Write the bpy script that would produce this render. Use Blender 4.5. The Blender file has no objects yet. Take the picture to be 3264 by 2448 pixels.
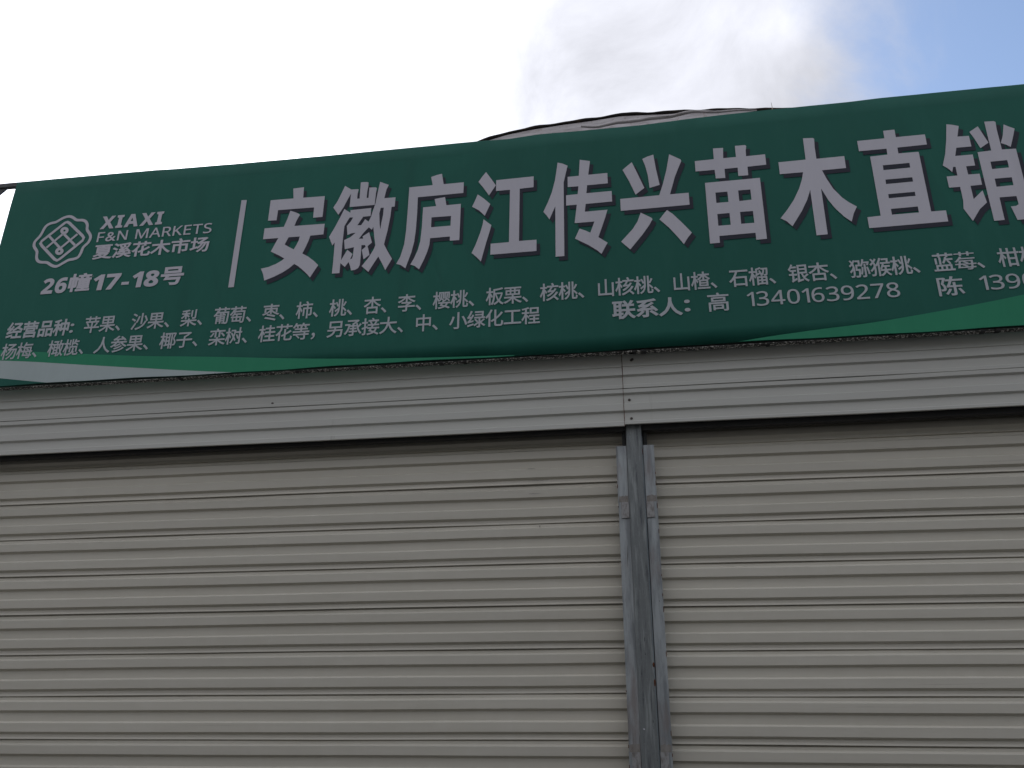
import bpy, bmesh, math, random
from mathutils import Vector, Matrix
random.seed(7)
C = bpy.context.scene.collection
SC = bpy.context.scene

# ------------------------------------------------------------------ camera
cam_d = bpy.data.cameras.new('camera')
cam = bpy.data.objects.new('camera', cam_d); C.objects.link(cam); SC.camera = cam
F = Vector((-0.139976800625198, 0.9076474813081437, 0.39570512374963823))
R = Vector((0.9886759231557066, 0.14995521935614634, 0.005775046325478834))
U = Vector((0.054096342380469314, -0.3920325010287195, 0.918359463324804))
cam.matrix_world = Matrix(((R.x, U.x, -F.x, 0), (R.y, U.y, -F.y, 0), (R.z, U.z, -F.z, 1.55), (0, 0, 0, 1)))
cam_d.sensor_fit = 'HORIZONTAL'; cam_d.sensor_width = 36.0; cam_d.lens = 36.0 * 2843.6 / 3264.0
cam_d.clip_start = 0.05; cam_d.clip_end = 3000

# ------------------------------------------------------------------ sky and sun
def pix_dir(x, y):
    return (F + R * ((x - 1632) / 2843.6) - U * ((y - 1224) / 2843.6)).normalized()
SUN = pix_dir(930, 150)
el = math.asin(SUN.z); az = math.atan2(SUN.x, SUN.y)
world = bpy.data.worlds.new('World'); SC.world = world; world.use_nodes = True
nt = world.node_tree; nt.nodes.clear()
def wn(t, **k):
    n = nt.nodes.new(t)
    for a, b in k.items(): setattr(n, a, b)
    return n
def wl(a, b): nt.links.new(a, b)
def wmath(op, a, b=None, clamp=False):
    n = wn('ShaderNodeMath', operation=op, use_clamp=clamp)
    for i, v in enumerate((a, b)):
        if v is None: continue
        if isinstance(v, (int, float)): n.inputs[i].default_value = v
        else: wl(v, n.inputs[i])
    return n.outputs[0]
sky = wn('ShaderNodeTexSky', sky_type='NISHITA', sun_disc=False, sun_elevation=el, sun_rotation=az, altitude=20, air_density=1.0, dust_density=0.6, ozone_density=1.0)
bg1 = wn('ShaderNodeBackground'); bg1.inputs[1].default_value = 0.15
wl(sky.outputs[0], bg1.inputs[0])
tc = wn('ShaderNodeTexCoord')
def noise(scale, detail, rough, off=(0, 0, 0), dist=0.0):
    m = wn('ShaderNodeMapping'); m.inputs['Location'].default_value = off
    wl(tc.outputs['Generated'], m.inputs[0])
    n = wn('ShaderNodeTexNoise'); n.inputs['Scale'].default_value = scale; n.inputs['Detail'].default_value = detail
    n.inputs['Roughness'].default_value = rough; n.inputs['Distortion'].default_value = dist
    wl(m.outputs[0], n.inputs['Vector']); return n.outputs[0]
def dotdir(d):
    n = wn('ShaderNodeVectorMath', operation='DOT_PRODUCT'); n.inputs[1].default_value = tuple(d)
    wl(tc.outputs['Generated'], n.inputs[0]); return n.outputs['Value']
# one big cloud bank on the sun's side of the sky, broken cloud elsewhere
bankdir = (R * -1.0).normalized()
side = dotdir(bankdir)                                   # +1 far left, -1 far right
edge = wmath('ADD', wmath('MULTIPLY', wmath('SUBTRACT', noise(3.2, 9, 0.62, (3.1, 0.4, 1.7), 0.5), 0.5), 0.36), wmath('ADD', wmath('ADD', side, 0.372), wmath('MULTIPLY', wmath('MAXIMUM', dotdir((0, -1, 0)), 0.0), 1.3)))
mr = wn('ShaderNodeMapRange', interpolation_type='SMOOTHSTEP'); mr.inputs[1].default_value = -0.035; mr.inputs[2].default_value = 0.085
wl(edge, mr.inputs[0])
mask = mr.outputs[0]
toward = wmath('MAXIMUM', dotdir(SUN), 0.0)
glow = wmath('ADD', wmath('MULTIPLY', wmath('POWER', toward, 20.0), 1.35), wmath('MULTIPLY', wmath('POWER', toward, 200.0), 3.0))
lump = wmath('ADD', wmath('MULTIPLY', noise(5.5, 9, 0.6, (1.3, 2.2, 5.0), 0.5), 0.62), 0.325)
def blob(x, y, power, amp): return wmath('MULTIPLY', wmath('POWER', wmath('MAXIMUM', dotdir(pix_dir(x, y)), 0.0), power), amp)
# a thicker grey lump and a thin bright hole in the bank
lump = wmath('ADD', lump, wmath('ADD', wmath('ADD', wmath('ADD', blob(1850, 250, 200.0, -0.20), blob(2350, 330, 260.0, -0.05)), blob(2480, 60, 1800.0, 0.20)), blob(2080, -40, 160.0, 0.06)))
cl = wmath('MULTIPLY', lump, wmath('ADD', wmath('ADD', 0.95, glow), wmath('MULTIPLY', wmath('POWER', wmath('MAXIMUM', dotdir(pix_dir(150, 350)), 0.0), 40.0), 2.2)))
cl = wmath('MULTIPLY', cl, wmath('ADD', 0.70, wmath('MULTIPLY', wmath('MAXIMUM', dotdir((0, 0, 1)), 0.0), 0.56)))   # overcast: brighter overhead
bg2 = wn('ShaderNodeBackground'); bg2.inputs[0].default_value = (0.90, 0.915, 1.0, 1); wl(cl, bg2.inputs[1])
mix = wn('ShaderNodeMixShader'); wl(mask, mix.inputs[0]); wl(bg1.outputs[0], mix.inputs[1]); wl(bg2.outputs[0], mix.inputs[2])
out = wn('ShaderNodeOutputWorld'); wl(mix.outputs[0], out.inputs[0])
sun_d = bpy.data.lights.new('sun', 'SUN'); sun_d.energy = 2.0; sun_d.angle = math.radians(0.5); sun_d.color = (1.0, 0.95, 0.88)
sun = bpy.data.objects.new('sun', sun_d); C.objects.link(sun)
sun.rotation_euler = SUN.to_track_quat('Z', 'Y').to_euler()
SC.view_settings.view_transform = 'Standard'; SC.view_settings.look = 'None'
SC.view_settings.exposure = 0.25; SC.view_settings.gamma = 1.0; SC.view_settings.use_curve_mapping = False
GLYPHS = {'安':[[(-2.2725,5.2032),(-2.196,5.2066),(-2.1932,5.1201),(-2.039,5.1174),(-2.0399,4.9505),(-2.1053,4.9496),(-2.1071,5.0328),(-2.3638,5.0354),(-2.3651,4.9546),(-2.4263,4.9557),(-2.4267,5.1223),(-2.2627,5.1208)],[(-2.2741,5.022),(-2.2352,5.0053),(-2.2158,4.9946),(-2.2008,4.9823),(-2.2123,4.9607),(-2.2245,4.9259),(-2.2318,4.8964),(-2.0193,4.894),(-2.0201,4.8106),(-2.1108,4.8087),(-2.1203,4.7694),(-2.1338,4.7256),(-2.1535,4.6737),(-2.1079,4.645),(-2.0691,4.6112),(-2.0343,4.5755),(-2.0822,4.4854),(-2.1082,4.517),(-2.1426,4.5515),(-2.172,4.5783),(-2.2012,4.5979),(-2.2331,4.5687),(-2.2744,4.5404),(-2.3334,4.5112),(-2.3961,4.4881),(-2.4101,4.5369),(-2.4307,4.5808),(-2.3784,4.5897),(-2.327,4.61),(-2.2935,4.6303),(-2.2752,4.646),(-2.3164,4.6734),(-2.3772,4.708),(-2.3577,4.7579),(-2.3357,4.8104),(-2.4439,4.8105),(-2.4435,4.8966),(-2.3063,4.8962),(-2.2892,4.9552)],[(-2.264,4.8095),(-2.185,4.8089),(-2.1905,4.7757),(-2.2027,4.7417),(-2.2169,4.7115),(-2.251,4.7319),(-2.2851,4.755)]],'徽':[[(-1.901,5.1878),(-1.855,5.1531),(-1.8059,5.1508),(-1.8024,5.1452),(-1.8075,5.1117),(-1.8072,5.0737),(-1.7906,5.0731),(-1.7918,5.2035),(-1.7829,5.2057),(-1.7465,5.203),(-1.7366,5.1978),(-1.7362,5.1673),(-1.7409,5.1259),(-1.7416,5.0729),(-1.7285,5.0726),(-1.7278,5.1559),(-1.6844,5.1536),(-1.6749,5.1463),(-1.6787,5.1039),(-1.6813,5.0112),(-1.8554,5.0112),(-1.8541,5.119),(-1.8763,5.0691),(-1.8986,5.0118),(-1.9295,4.9567),(-1.9699,5.0177),(-1.944,5.068),(-1.922,5.1284)],[(-1.8908,4.9987),(-1.8462,4.9646),(-1.8461,4.9856),(-1.7029,4.9887),(-1.7034,4.926),(-1.7548,4.9242),(-1.7895,4.8601),(-1.7636,4.8588),(-1.7499,4.8827),(-1.7395,4.904),(-1.714,4.8819),(-1.6995,4.921),(-1.6878,4.9759),(-1.6756,5.026),(-1.6675,5.1028),(-1.6552,5.1952),(-1.593,5.1636),(-1.6064,5.1279),(-1.6176,5.0585),(-1.5398,5.0584),(-1.5415,4.9837),(-1.5628,4.9842),(-1.5661,4.9083),(-1.5775,4.8089),(-1.5964,4.6957),(-1.5715,4.6455),(-1.5356,4.5807),(-1.5752,4.4989),(-1.6,4.5509),(-1.6287,4.6056),(-1.6564,4.5557),(-1.688,4.4953),(-1.7368,4.5421),(-1.6944,4.6025),(-1.6639,4.6633),(-1.6547,4.694),(-1.666,4.7573),(-1.6782,4.8382),(-1.6872,4.816),(-1.709,4.8371),(-1.7395,4.8013),(-1.7711,4.7533),(-1.7415,4.7521),(-1.7472,4.7696),(-1.704,4.7986),(-1.6794,4.7164),(-1.7073,4.6917),(-1.6986,4.6615),(-1.6894,4.624),(-1.7275,4.5927),(-1.7447,4.6655),(-1.7202,4.6879),(-1.7246,4.7011),(-1.7493,4.7033),(-1.7484,4.6266),(-1.7494,4.5538),(-1.7584,4.5304),(-1.7791,4.5177),(-1.8058,4.5156),(-1.8168,4.5546),(-1.8276,4.5808),(-1.8505,4.5454),(-1.8833,4.5772),(-1.883,4.5022),(-1.9344,4.5026),(-1.9333,4.5888),(-1.9356,4.7397),(-1.9505,4.7182),(-1.9793,4.7866),(-1.9478,4.8531),(-1.9183,4.9265)],[(-1.8477,4.9275),(-1.8243,4.9252),(-1.8356,4.8984),(-1.8623,4.8604),(-1.8526,4.7901),(-1.8234,4.8015),(-1.7969,4.8025),(-1.8299,4.7721),(-1.872,4.7519),(-1.8617,4.6807),(-1.8002,4.6915),(-1.8025,4.6215),(-1.8077,4.6049),(-1.8195,4.5996),(-1.8062,4.6404),(-1.8441,4.6757),(-1.8628,4.6365),(-1.8806,4.598),(-1.8818,4.7319),(-1.8794,4.8619),(-1.8585,4.9056)],[(-1.6376,4.9833),(-1.6163,4.9833),(-1.6178,4.9234),(-1.6249,4.8634),(-1.6291,4.8137),(-1.6366,4.8545),(-1.6441,4.9411)]],'庐':[[(-1.2277,5.2164),(-1.213,5.1305),(-1.0755,5.1313),(-1.0766,5.0467),(-1.3856,5.0429),(-1.3844,4.91),(-1.3869,4.7852),(-1.3933,4.697),(-1.4085,4.6155),(-1.4418,4.5019),(-1.4722,4.527),(-1.5046,4.5403),(-1.4802,4.5927),(-1.4594,4.6833),(-1.4523,4.7912),(-1.4503,4.9163),(-1.4484,5.1287),(-1.2878,5.1304),(-1.3013,5.1975),(-1.2659,5.2089)],[(-1.1996,5.0263),(-1.1881,4.9607),(-1.0907,4.9617),(-1.0932,4.6829),(-1.1561,4.6837),(-1.1563,4.7159),(-1.2875,4.714),(-1.2909,4.6635),(-1.3016,4.6159),(-1.3204,4.5597),(-1.3509,4.4872),(-1.382,4.5146),(-1.4103,4.5266),(-1.3891,4.5704),(-1.3664,4.6313),(-1.3525,4.6983),(-1.3468,4.8063),(-1.3457,4.9588),(-1.2576,4.9604),(-1.2704,5.0171)],[(-1.2853,4.8744),(-1.1539,4.8734),(-1.1553,4.7984),(-1.2851,4.7981)]],'江':[[(-0.9266,5.1981),(-0.8914,5.1405),(-0.8591,5.0848),(-0.8813,5.0472),(-0.9035,5.0088),(-0.9422,5.0738),(-0.9765,5.1241),(-0.9525,5.1624)],[(-0.9792,5.0251),(-0.9362,4.9868),(-0.8935,4.9413),(-0.9111,4.8989),(-0.9286,4.8523),(-0.9688,4.8995),(-1.015,4.9315),(-0.9962,4.9776)],[(-0.9363,4.8273),(-0.9116,4.8022),(-0.8837,4.7775),(-0.8976,4.7201),(-0.9173,4.6443),(-0.9482,4.5103),(-0.9782,4.5466),(-1.0099,4.578),(-0.9845,4.6406),(-0.9567,4.7255),(-0.9431,4.783)],[(-0.857,5.1256),(-0.6071,5.1303),(-0.6083,5.0448),(-0.6997,5.0415),(-0.7034,4.6411),(-0.5908,4.6406),(-0.5913,4.5573),(-0.8875,4.555),(-0.8871,4.6368),(-0.7682,4.6383),(-0.7642,5.0399),(-0.8572,5.0397)]],'传':[[(-0.4474,5.2231),(-0.414,5.2112),(-0.3821,5.1908),(-0.3941,5.1372),(-0.4106,5.0591),(-0.4153,4.5049),(-0.4705,4.5045),(-0.4674,4.8807),(-0.4846,4.8405),(-0.5065,4.7848),(-0.5244,4.8173),(-0.5454,4.8464),(-0.5151,4.9176),(-0.4891,4.99),(-0.4668,5.0836)],[(-0.3011,5.23),(-0.2344,5.2124),(-0.2488,5.105),(-0.1247,5.1062),(-0.1247,5.025),(-0.2586,5.0237),(-0.2648,4.9624),(-0.1023,4.9634),(-0.1025,4.8824),(-0.2716,4.8808),(-0.2785,4.8216),(-0.1342,4.8233),(-0.1509,4.7647),(-0.1983,4.624),(-0.1423,4.5787),(-0.1831,4.5008),(-0.2075,4.5272),(-0.2585,4.5693),(-0.3459,4.6268),(-0.3153,4.6982),(-0.2838,4.6833),(-0.2478,4.6618),(-0.2197,4.7422),(-0.3458,4.742),(-0.3282,4.8805),(-0.3975,4.8803),(-0.3961,4.9596),(-0.321,4.961),(-0.3149,5.022),(-0.3844,5.0221),(-0.3837,5.1024),(-0.3105,5.1034)]],'兴':[[(0.0357,5.1742),(0.0605,5.1031),(0.106,4.9659),(0.0483,4.9199),(0.0116,5.0278),(-0.0265,5.1199)],[(0.1768,5.2186),(0.1878,5.0996),(0.204,4.9791),(0.1392,4.9625),(0.1326,5.0653),(0.12,5.1372),(0.1046,5.1917),(0.1403,5.2088)],[(0.2778,5.2105),(0.3199,5.1814),(0.3472,5.1622),(0.3513,5.1501),(0.3261,5.0899),(0.3016,5.0275),(0.2639,4.9007),(0.3804,4.9012),(0.38,4.811),(-0.0505,4.8059),(-0.0504,4.8967),(0.1966,4.9006),(0.2262,4.9907),(0.2525,5.0877)],[(0.0734,4.7809),(0.1119,4.7555),(0.1389,4.7362),(0.1442,4.7247),(0.1198,4.6807),(0.0767,4.6184),(-0.0043,4.5164),(-0.0581,4.5787),(-0.019,4.6223),(0.0191,4.6663),(0.0496,4.7159)],[(0.2378,4.7843),(0.2717,4.7523),(0.3264,4.6804),(0.3793,4.6049),(0.3544,4.5744),(0.3248,4.5269),(0.292,4.5801),(0.2453,4.6501),(0.1871,4.7192),(0.2119,4.7532)]],'苗':[[(0.5574,5.2251),(0.6209,5.2231),(0.6151,5.1424),(0.6948,5.1432),(0.6959,5.23),(0.7587,5.23),(0.766,5.2221),(0.7595,5.1874),(0.7576,5.1423),(0.8754,5.1444),(0.8746,5.0638),(0.7586,5.0609),(0.7571,4.9959),(0.6964,4.9959),(0.6976,5.0605),(0.6164,5.0592),(0.6148,4.9902),(0.5559,4.9914),(0.5546,5.0584),(0.435,5.0581),(0.4361,5.1387),(0.5562,5.1413)],[(0.4866,4.9651),(0.8258,4.9686),(0.8223,4.5201),(0.7588,4.5189),(0.7592,4.5691),(0.5423,4.5656),(0.5413,4.5172),(0.4824,4.5159)],[(0.5447,4.8854),(0.6187,4.8852),(0.6187,4.8085),(0.5446,4.8076)],[(0.6848,4.8872),(0.7595,4.8874),(0.7592,4.8114),(0.6845,4.8077)],[(0.5432,4.7256),(0.6177,4.7261),(0.6174,4.6403),(0.5423,4.6393)],[(0.6818,4.7275),(0.7595,4.7276),(0.7595,4.6411),(0.6803,4.641)]],'木':[[(1.1199,5.2419),(1.1796,5.2377),(1.1871,5.231),(1.1825,5.1666),(1.182,5.0757),(1.35,5.0782),(1.3487,4.9877),(1.2044,4.9861),(1.2225,4.9231),(1.2527,4.8438),(1.2958,4.7741),(1.3306,4.7358),(1.3727,4.7005),(1.3466,4.6504),(1.3283,4.596),(1.2891,4.6363),(1.2458,4.6995),(1.2139,4.7623),(1.1818,4.8525),(1.1786,4.5202),(1.1133,4.5184),(1.1167,4.849),(1.0908,4.7795),(1.0487,4.6988),(0.9814,4.5957),(0.9523,4.6338),(0.9178,4.6583),(0.9611,4.7122),(1.0098,4.7825),(1.052,4.8642),(1.0759,4.9281),(1.0903,4.9837),(0.9493,4.9831),(0.9501,5.0742),(1.1167,5.0766)]],'直':[[(1.6076,5.2438),(1.6755,5.246),(1.6747,5.1872),(1.8472,5.1887),(1.8466,5.1113),(1.6714,5.1074),(1.6704,5.0629),(1.7897,5.0624),(1.7881,4.6245),(1.8722,4.6246),(1.8708,4.5466),(1.4217,4.5409),(1.4219,4.6187),(1.4992,4.6219),(1.5021,5.0575),(1.6051,5.0614),(1.607,5.1063),(1.4421,5.1049),(1.4424,5.1838),(1.6062,5.186)],[(1.5664,4.9844),(1.7232,4.9858),(1.7217,4.9513),(1.5647,4.9483)],[(1.5653,4.8779),(1.7223,4.8791),(1.7216,4.8474),(1.5644,4.8451)],[(1.5654,4.771),(1.7194,4.7728),(1.7191,4.7434),(1.5642,4.7411)],[(1.5646,4.6644),(1.7193,4.6669),(1.7185,4.6243),(1.5641,4.623)]],'销':[[(1.9849,5.2506),(2.0207,5.2422),(2.0535,5.2288),(2.0317,5.1503),(2.0981,5.1489),(2.0981,5.0683),(2.0104,5.0678),(1.9934,5.0082),(2.0944,5.0083),(2.0927,4.9265),(2.0412,4.9264),(2.0417,4.8657),(2.1067,4.8648),(2.1055,4.7851),(2.0396,4.7835),(2.0398,4.688),(2.1004,4.7444),(2.1085,4.6569),(2.0614,4.6157),(2.0074,4.5371),(1.9718,4.6268),(1.9799,4.6817),(1.9805,4.7822),(1.9177,4.7827),(1.9181,4.8637),(1.9801,4.8652),(1.9806,4.9289),(1.967,4.9294),(1.9556,4.8923),(1.9358,4.9216),(1.9106,4.946),(1.9393,5.0305),(1.9639,5.1362)],[(2.1619,5.214),(2.1996,5.0851),(2.1466,5.05),(2.1261,5.1228),(2.1066,5.1776)],[(2.3113,5.2116),(2.3365,5.1919),(2.3672,5.1733),(2.35,5.123),(2.3184,5.04),(2.2944,5.06),(2.2688,5.0747),(2.2907,5.1298)],[(2.2054,5.2446),(2.2598,5.2429),(2.2694,5.2354),(2.2652,5.1795),(2.2648,5.0266),(2.3447,5.0243),(2.3427,4.7867),(2.3418,4.5743),(2.3313,4.5421),(2.3068,4.5231),(2.2511,4.5208),(2.2338,4.6172),(2.2626,4.6178),(2.279,4.6281),(2.2784,4.686),(2.1838,4.6858),(2.1815,4.5274),(2.1233,4.5262),(2.1244,5.0218),(2.2043,5.0262),(2.2042,5.1191)],[(2.1834,4.9449),(2.2794,4.9465),(2.2786,4.8925),(2.1825,4.8903)],[(2.1835,4.8205),(2.2795,4.8209),(2.2779,4.764),(2.1821,4.7621)]]}
LOGO = {'ring':[(-3.9322,5.1346),(-3.9033,5.123),(-3.869,5.0991),(-3.8241,5.0933),(-3.7947,5.0778),(-3.7774,5.0479),(-3.7702,5.0096),(-3.7396,4.9662),(-3.7307,4.9375),(-3.7403,4.9013),(-3.7696,4.8639),(-3.7777,4.8217),(-3.7907,4.7893),(-3.8164,4.7763),(-3.8605,4.7694),(-3.8961,4.7496),(-3.9288,4.7297),(-3.9569,4.7275),(-3.9889,4.7423),(-4.0225,4.7634),(-4.0733,4.7713),(-4.1003,4.7883),(-4.1135,4.817),(-4.1209,4.8607),(-4.1457,4.8938),(-4.1569,4.9166),(-4.1555,4.9476),(-4.1295,4.986),(-4.1176,5.0163),(-4.1072,5.0533),(-4.0944,5.0742),(-4.0685,5.0893),(-4.0291,5.0967),(-3.9931,5.1187),(-3.9638,5.1319)],'diamond':[(-3.9548,5.085),(-3.9397,5.0889),(-3.9213,5.0787),(-3.7962,4.962),(-3.7822,4.9437),(-3.7874,4.9209),(-3.9271,4.7857),(-3.9473,4.7737),(-3.9685,4.7847),(-4.0929,4.9047),(-4.11,4.928),(-4.1026,4.946)],'bars':[[(-4.0557,4.9824),(-3.9468,4.8733)],[(-3.8378,4.8883),(-3.9438,4.9895)],[(-4.0537,4.8858),(-3.9535,4.9873)],[(-3.8371,4.9782),(-3.939,4.8772)]],'dots':[(-3.945,5.0169),(-3.946,4.847)],'w':0.0216}
SWOOSH = {'green_left':[(-4.2138,4.1006),(-3.9474,4.0725),(-3.5818,4.033),(-3.1735,3.9917),(-2.8486,3.9671),(-2.6152,3.949),(-2.2122,3.9144),(-1.8746,3.8897),(-1.5923,3.8727),(-1.1946,3.8555),(-0.7291,3.8402)],'white':[(-4.1942,4.0241),(-3.9294,3.997),(-3.5647,3.9523),(-3.1576,3.9045),(-2.8326,3.867),(-2.532,3.8366)],'teal':[(-4.1606,3.8932),(-3.9909,3.8673),(-3.7935,3.8388)],'green_right':[(0.0027,3.8317),(0.133,3.8334),(0.4934,3.8339),(0.7635,3.8623),(1.0304,3.8872),(1.32,3.9093),(1.6081,3.943),(1.9202,3.9865),(2.186,4.03)]}
TOP_EDGE = [(-4.4309,5.4815),(-3.3454,5.4751),(-3.1833,5.4687),(-2.9021,5.4657),(-2.7296,5.4618),(-2.1644,5.461),(-1.6535,5.4605),(-1.3033,5.461),(-0.9976,5.4633),(-0.7753,5.4572),(-0.566,5.4729),(-0.2787,5.468),(0.1266,5.4698),(0.4607,5.4859),(0.9509,5.496),(1.0793,5.4957),(1.4423,5.4994),(1.5975,5.5054),(2.4923,5.5092)]
TARP_EDGE = [(-1.0714,5.7296),(-0.8404,5.7887),(-0.666,5.8126),(-0.4198,5.8309),(-0.2231,5.841),(-0.0163,5.8588),(0.2356,5.842),(0.4382,5.8327),(0.8109,5.8036),(1.017,5.7754),(1.1636,5.7645)]
# ------------------------------------------------------------------ materials
def mat(name, col, rough=0.6, metal=0.0, layers=(), bump=None, spec=0.5, translucent=0.0):
    """layers: (kind, colour, scale xyz, low, high, amount); bump: (scale xyz, strength, distance)"""
    m = bpy.data.materials.new(name); m.use_nodes = True
    t = m.node_tree; n = t.nodes; b = n['Principled BSDF']
    b.inputs['Roughness'].default_value = rough; b.inputs['Metallic'].default_value = metal
    b.inputs['Specular IOR Level'].default_value = spec
    tcn = n.new('ShaderNodeTexCoord'); geo = n.new('ShaderNodeNewGeometry')
    rgb = n.new('ShaderNodeRGB'); rgb.outputs[0].default_value = (*col, 1); cur = rgb.outputs[0]
    rnd = n.new('ShaderNodeObjectInfo')
    for i, (kind, c2, sc, lo, hi, amt) in enumerate(layers):
        mp = n.new('ShaderNodeMapping'); mp.inputs['Scale'].default_value = sc; mp.inputs['Location'].default_value = (i * 3.7, i * 1.3, i * 2.1)
        t.links.new(geo.outputs['Position'], mp.inputs[0])
        nz = n.new('ShaderNodeTexNoise'); nz.inputs['Scale'].default_value = 1.0; nz.inputs['Detail'].default_value = 7.0; nz.inputs['Roughness'].default_value = 0.62
        t.links.new(mp.outputs[0], nz.inputs['Vector'])
        r = n.new('ShaderNodeMapRange'); r.inputs[1].default_value = lo; r.inputs[2].default_value = hi; r.inputs[4].default_value = amt
        t.links.new(nz.outputs[0], r.inputs[0])
        mx = n.new('ShaderNodeMix'); mx.data_type = 'RGBA'
        t.links.new(r.outputs[0], mx.inputs[0]); t.links.new(cur, mx.inputs[6]); mx.inputs[7].default_value = (*c2, 1)
        cur = mx.outputs[2]
    if name in ('slat_paint', 'fascia_paint'):       # each slat a hair different
        hs = n.new('ShaderNodeHueSaturation'); mr2 = n.new('ShaderNodeMapRange'); mr2.inputs[3].default_value = 0.955; mr2.inputs[4].default_value = 1.045
        t.links.new(rnd.outputs['Random'], mr2.inputs[0]); t.links.new(mr2.outputs[0], hs.inputs['Value']); t.links.new(cur, hs.inputs['Color']); cur = hs.outputs[0]
    t.links.new(cur, b.inputs['Base Color'])
    if bump:
        prev = None
        for (sc, st, dist) in bump:
            mp = n.new('ShaderNodeMapping'); mp.inputs['Scale'].default_value = sc
            t.links.new(geo.outputs['Position'], mp.inputs[0])
            nz = n.new('ShaderNodeTexNoise'); nz.inputs['Scale'].default_value = 1.0; nz.inputs['Detail'].default_value = 3.0
            t.links.new(mp.outputs[0], nz.inputs['Vector'])
            bp = n.new('ShaderNodeBump'); bp.inputs['Strength'].default_value = st; bp.inputs['Distance'].default_value = dist
            t.links.new(nz.outputs[0], bp.inputs['Height'])
            if prev: t.links.new(prev, bp.inputs['Normal'])
            prev = bp.outputs[0]
        t.links.new(prev, b.inputs['Normal'])
    if translucent:
        tr = n.new('ShaderNodeBsdfTranslucent'); t.links.new(cur, tr.inputs[0])
        ms = n.new('ShaderNodeMixShader'); ms.inputs[0].default_value = translucent
        t.links.new(b.outputs[0], ms.inputs[1]); t.links.new(tr.outputs[0], ms.inputs[2])
        t.links.new(ms.outputs[0], n['Material Output'].inputs[0])
    m['rgb'] = col
    return m
WAVE = [((0.9, 1, 0.5), 0.35, 0.02), ((420, 420, 420), 0.12, 0.0006)]
def fabric(name, col, tr=0.0, sp=0.2):
    d = tuple(c * 0.82 for c in col)
    l = tuple(min(1, c * 1.1 + 0.01) for c in col)
    return mat(name, col, 0.62, 0, (('n', d, (1.6, 1, 0.8), 0.42, 0.7, 0.5), ('n', l, (14, 10, 2.5), 0.5, 0.8, 0.35)), WAVE, sp, tr)
M = {}
M['dark_green'] = fabric('banner_dark_green', (0.0165, 0.126, 0.094), 0.04)
M['green'] = fabric('banner_bright_green', (0.036, 0.285, 0.155), 0.06)
M['pale'] = fabric('banner_pale_band', (0.50, 0.58, 0.575), 0.06)
M['letter'] = fabric('letter_white', (0.60, 0.585, 0.64))
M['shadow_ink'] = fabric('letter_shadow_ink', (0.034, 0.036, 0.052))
M['small_letter'] = fabric('small_letter_white', (0.50, 0.53, 0.56))
M['slat'] = mat('slat_paint', (0.61, 0.578, 0.495), 0.42, 0,
    (('n', (0.53, 0.50, 0.42), (0.5, 6, 5), 0.45, 0.75, 0.45), ('n', (0.20, 0.175, 0.14), (1.2, 30, 75), 0.66, 0.8, 0.55), ('n', (0.68, 0.65, 0.58), (9, 9, 3), 0.5, 0.8, 0.3)),
    [((2.6, 3, 9), 0.35, 0.012), ((240, 240, 240), 0.1, 0.0006)], 0.4)
M['fascia'] = mat('fascia_paint', (0.585, 0.585, 0.54), 0.42, 0,
    (('n', (0.52, 0.505, 0.47), (0.8, 5, 3), 0.45, 0.75, 0.45), ('n', (0.24, 0.215, 0.18), (26, 20, 1.6), 0.66, 0.82, 0.4)),
    [((1.8, 3, 26), 0.10, 0.004), ((240, 240, 240), 0.1, 0.0006)], 0.4)
M['zinc'] = mat('galvanised_steel', (0.19, 0.205, 0.207), 0.5, 0.3,
    (('n', (0.34, 0.365, 0.36), (55, 30, 5), 0.50, 0.66, 0.75), ('n', (0.07, 0.078, 0.086), (38, 30, 4), 0.54, 0.68, 0.8), ('n', (0.30, 0.32, 0.32), (110, 60, 60), 0.56, 0.7, 0.5), ('n', (0.03, 0.033, 0.038), (90, 40, 16), 0.655, 0.69, 0.9)),
    [((90, 90, 12), 0.25, 0.002)], 0.4)
M['zinc_light'] = mat('galvanised_channel', (0.40, 0.43, 0.44), 0.5, 0.3,
    (('n', (0.20, 0.215, 0.225), (26, 20, 3.2), 0.42, 0.62, 0.85), ('n', (0.25, 0.215, 0.205), (12, 9, 2.4), 0.50, 0.64, 0.75), ('n', (0.10, 0.09, 0.09), (190, 60, 5), 0.63, 0.68, 0.8), ('n', (0.03, 0.025, 0.025), (130, 60, 60), 0.685, 0.71, 0.95)),
    [((90, 90, 12), 0.25, 0.002)], 0.4)
M['rust'] = mat('rust', (0.15, 0.055, 0.028), 0.9, 0, (('n', (0.05, 0.022, 0.015), (160, 160, 60), 0.4, 0.65, 0.9),), None, 0.2)
M['plate'] = mat('joint_plate', (0.37, 0.365, 0.36), 0.6, 0.2, (('n', (0.15, 0.13, 0.115), (50, 50, 25), 0.45, 0.65, 0.8),), None, 0.3)
M['tack'] = mat('weld_stain', (0.285, 0.27, 0.25), 0.75, 0, (('n', (0.18, 0.155, 0.135), (50, 50, 25), 0.4, 0.7, 0.8), ('n', (0.33, 0.31, 0.29), (90, 90, 90), 0.6, 0.7, 0.6)), None, 0.3)
M['tube'] = mat('frame_tube_paint', (0.10, 0.105, 0.11), 0.6, 0.3, (('n', (0.05, 0.05, 0.05), (25, 25, 25), 0.4, 0.65, 0.9),), None)
M['crust'] = mat('flaking_tube_underside', (0.035, 0.033, 0.032), 0.8, 0, (('n', (0.78, 0.76, 0.70), (95, 70, 90), 0.52, 0.58, 0.9),), [((160, 90, 160), 0.8, 0.006)])
M['screw'] = mat('screw_head', (0.10, 0.085, 0.075), 0.5, 0.5)
M['dark'] = mat('dark_steel', (0.03, 0.03, 0.03), 0.8, 0)
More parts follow.
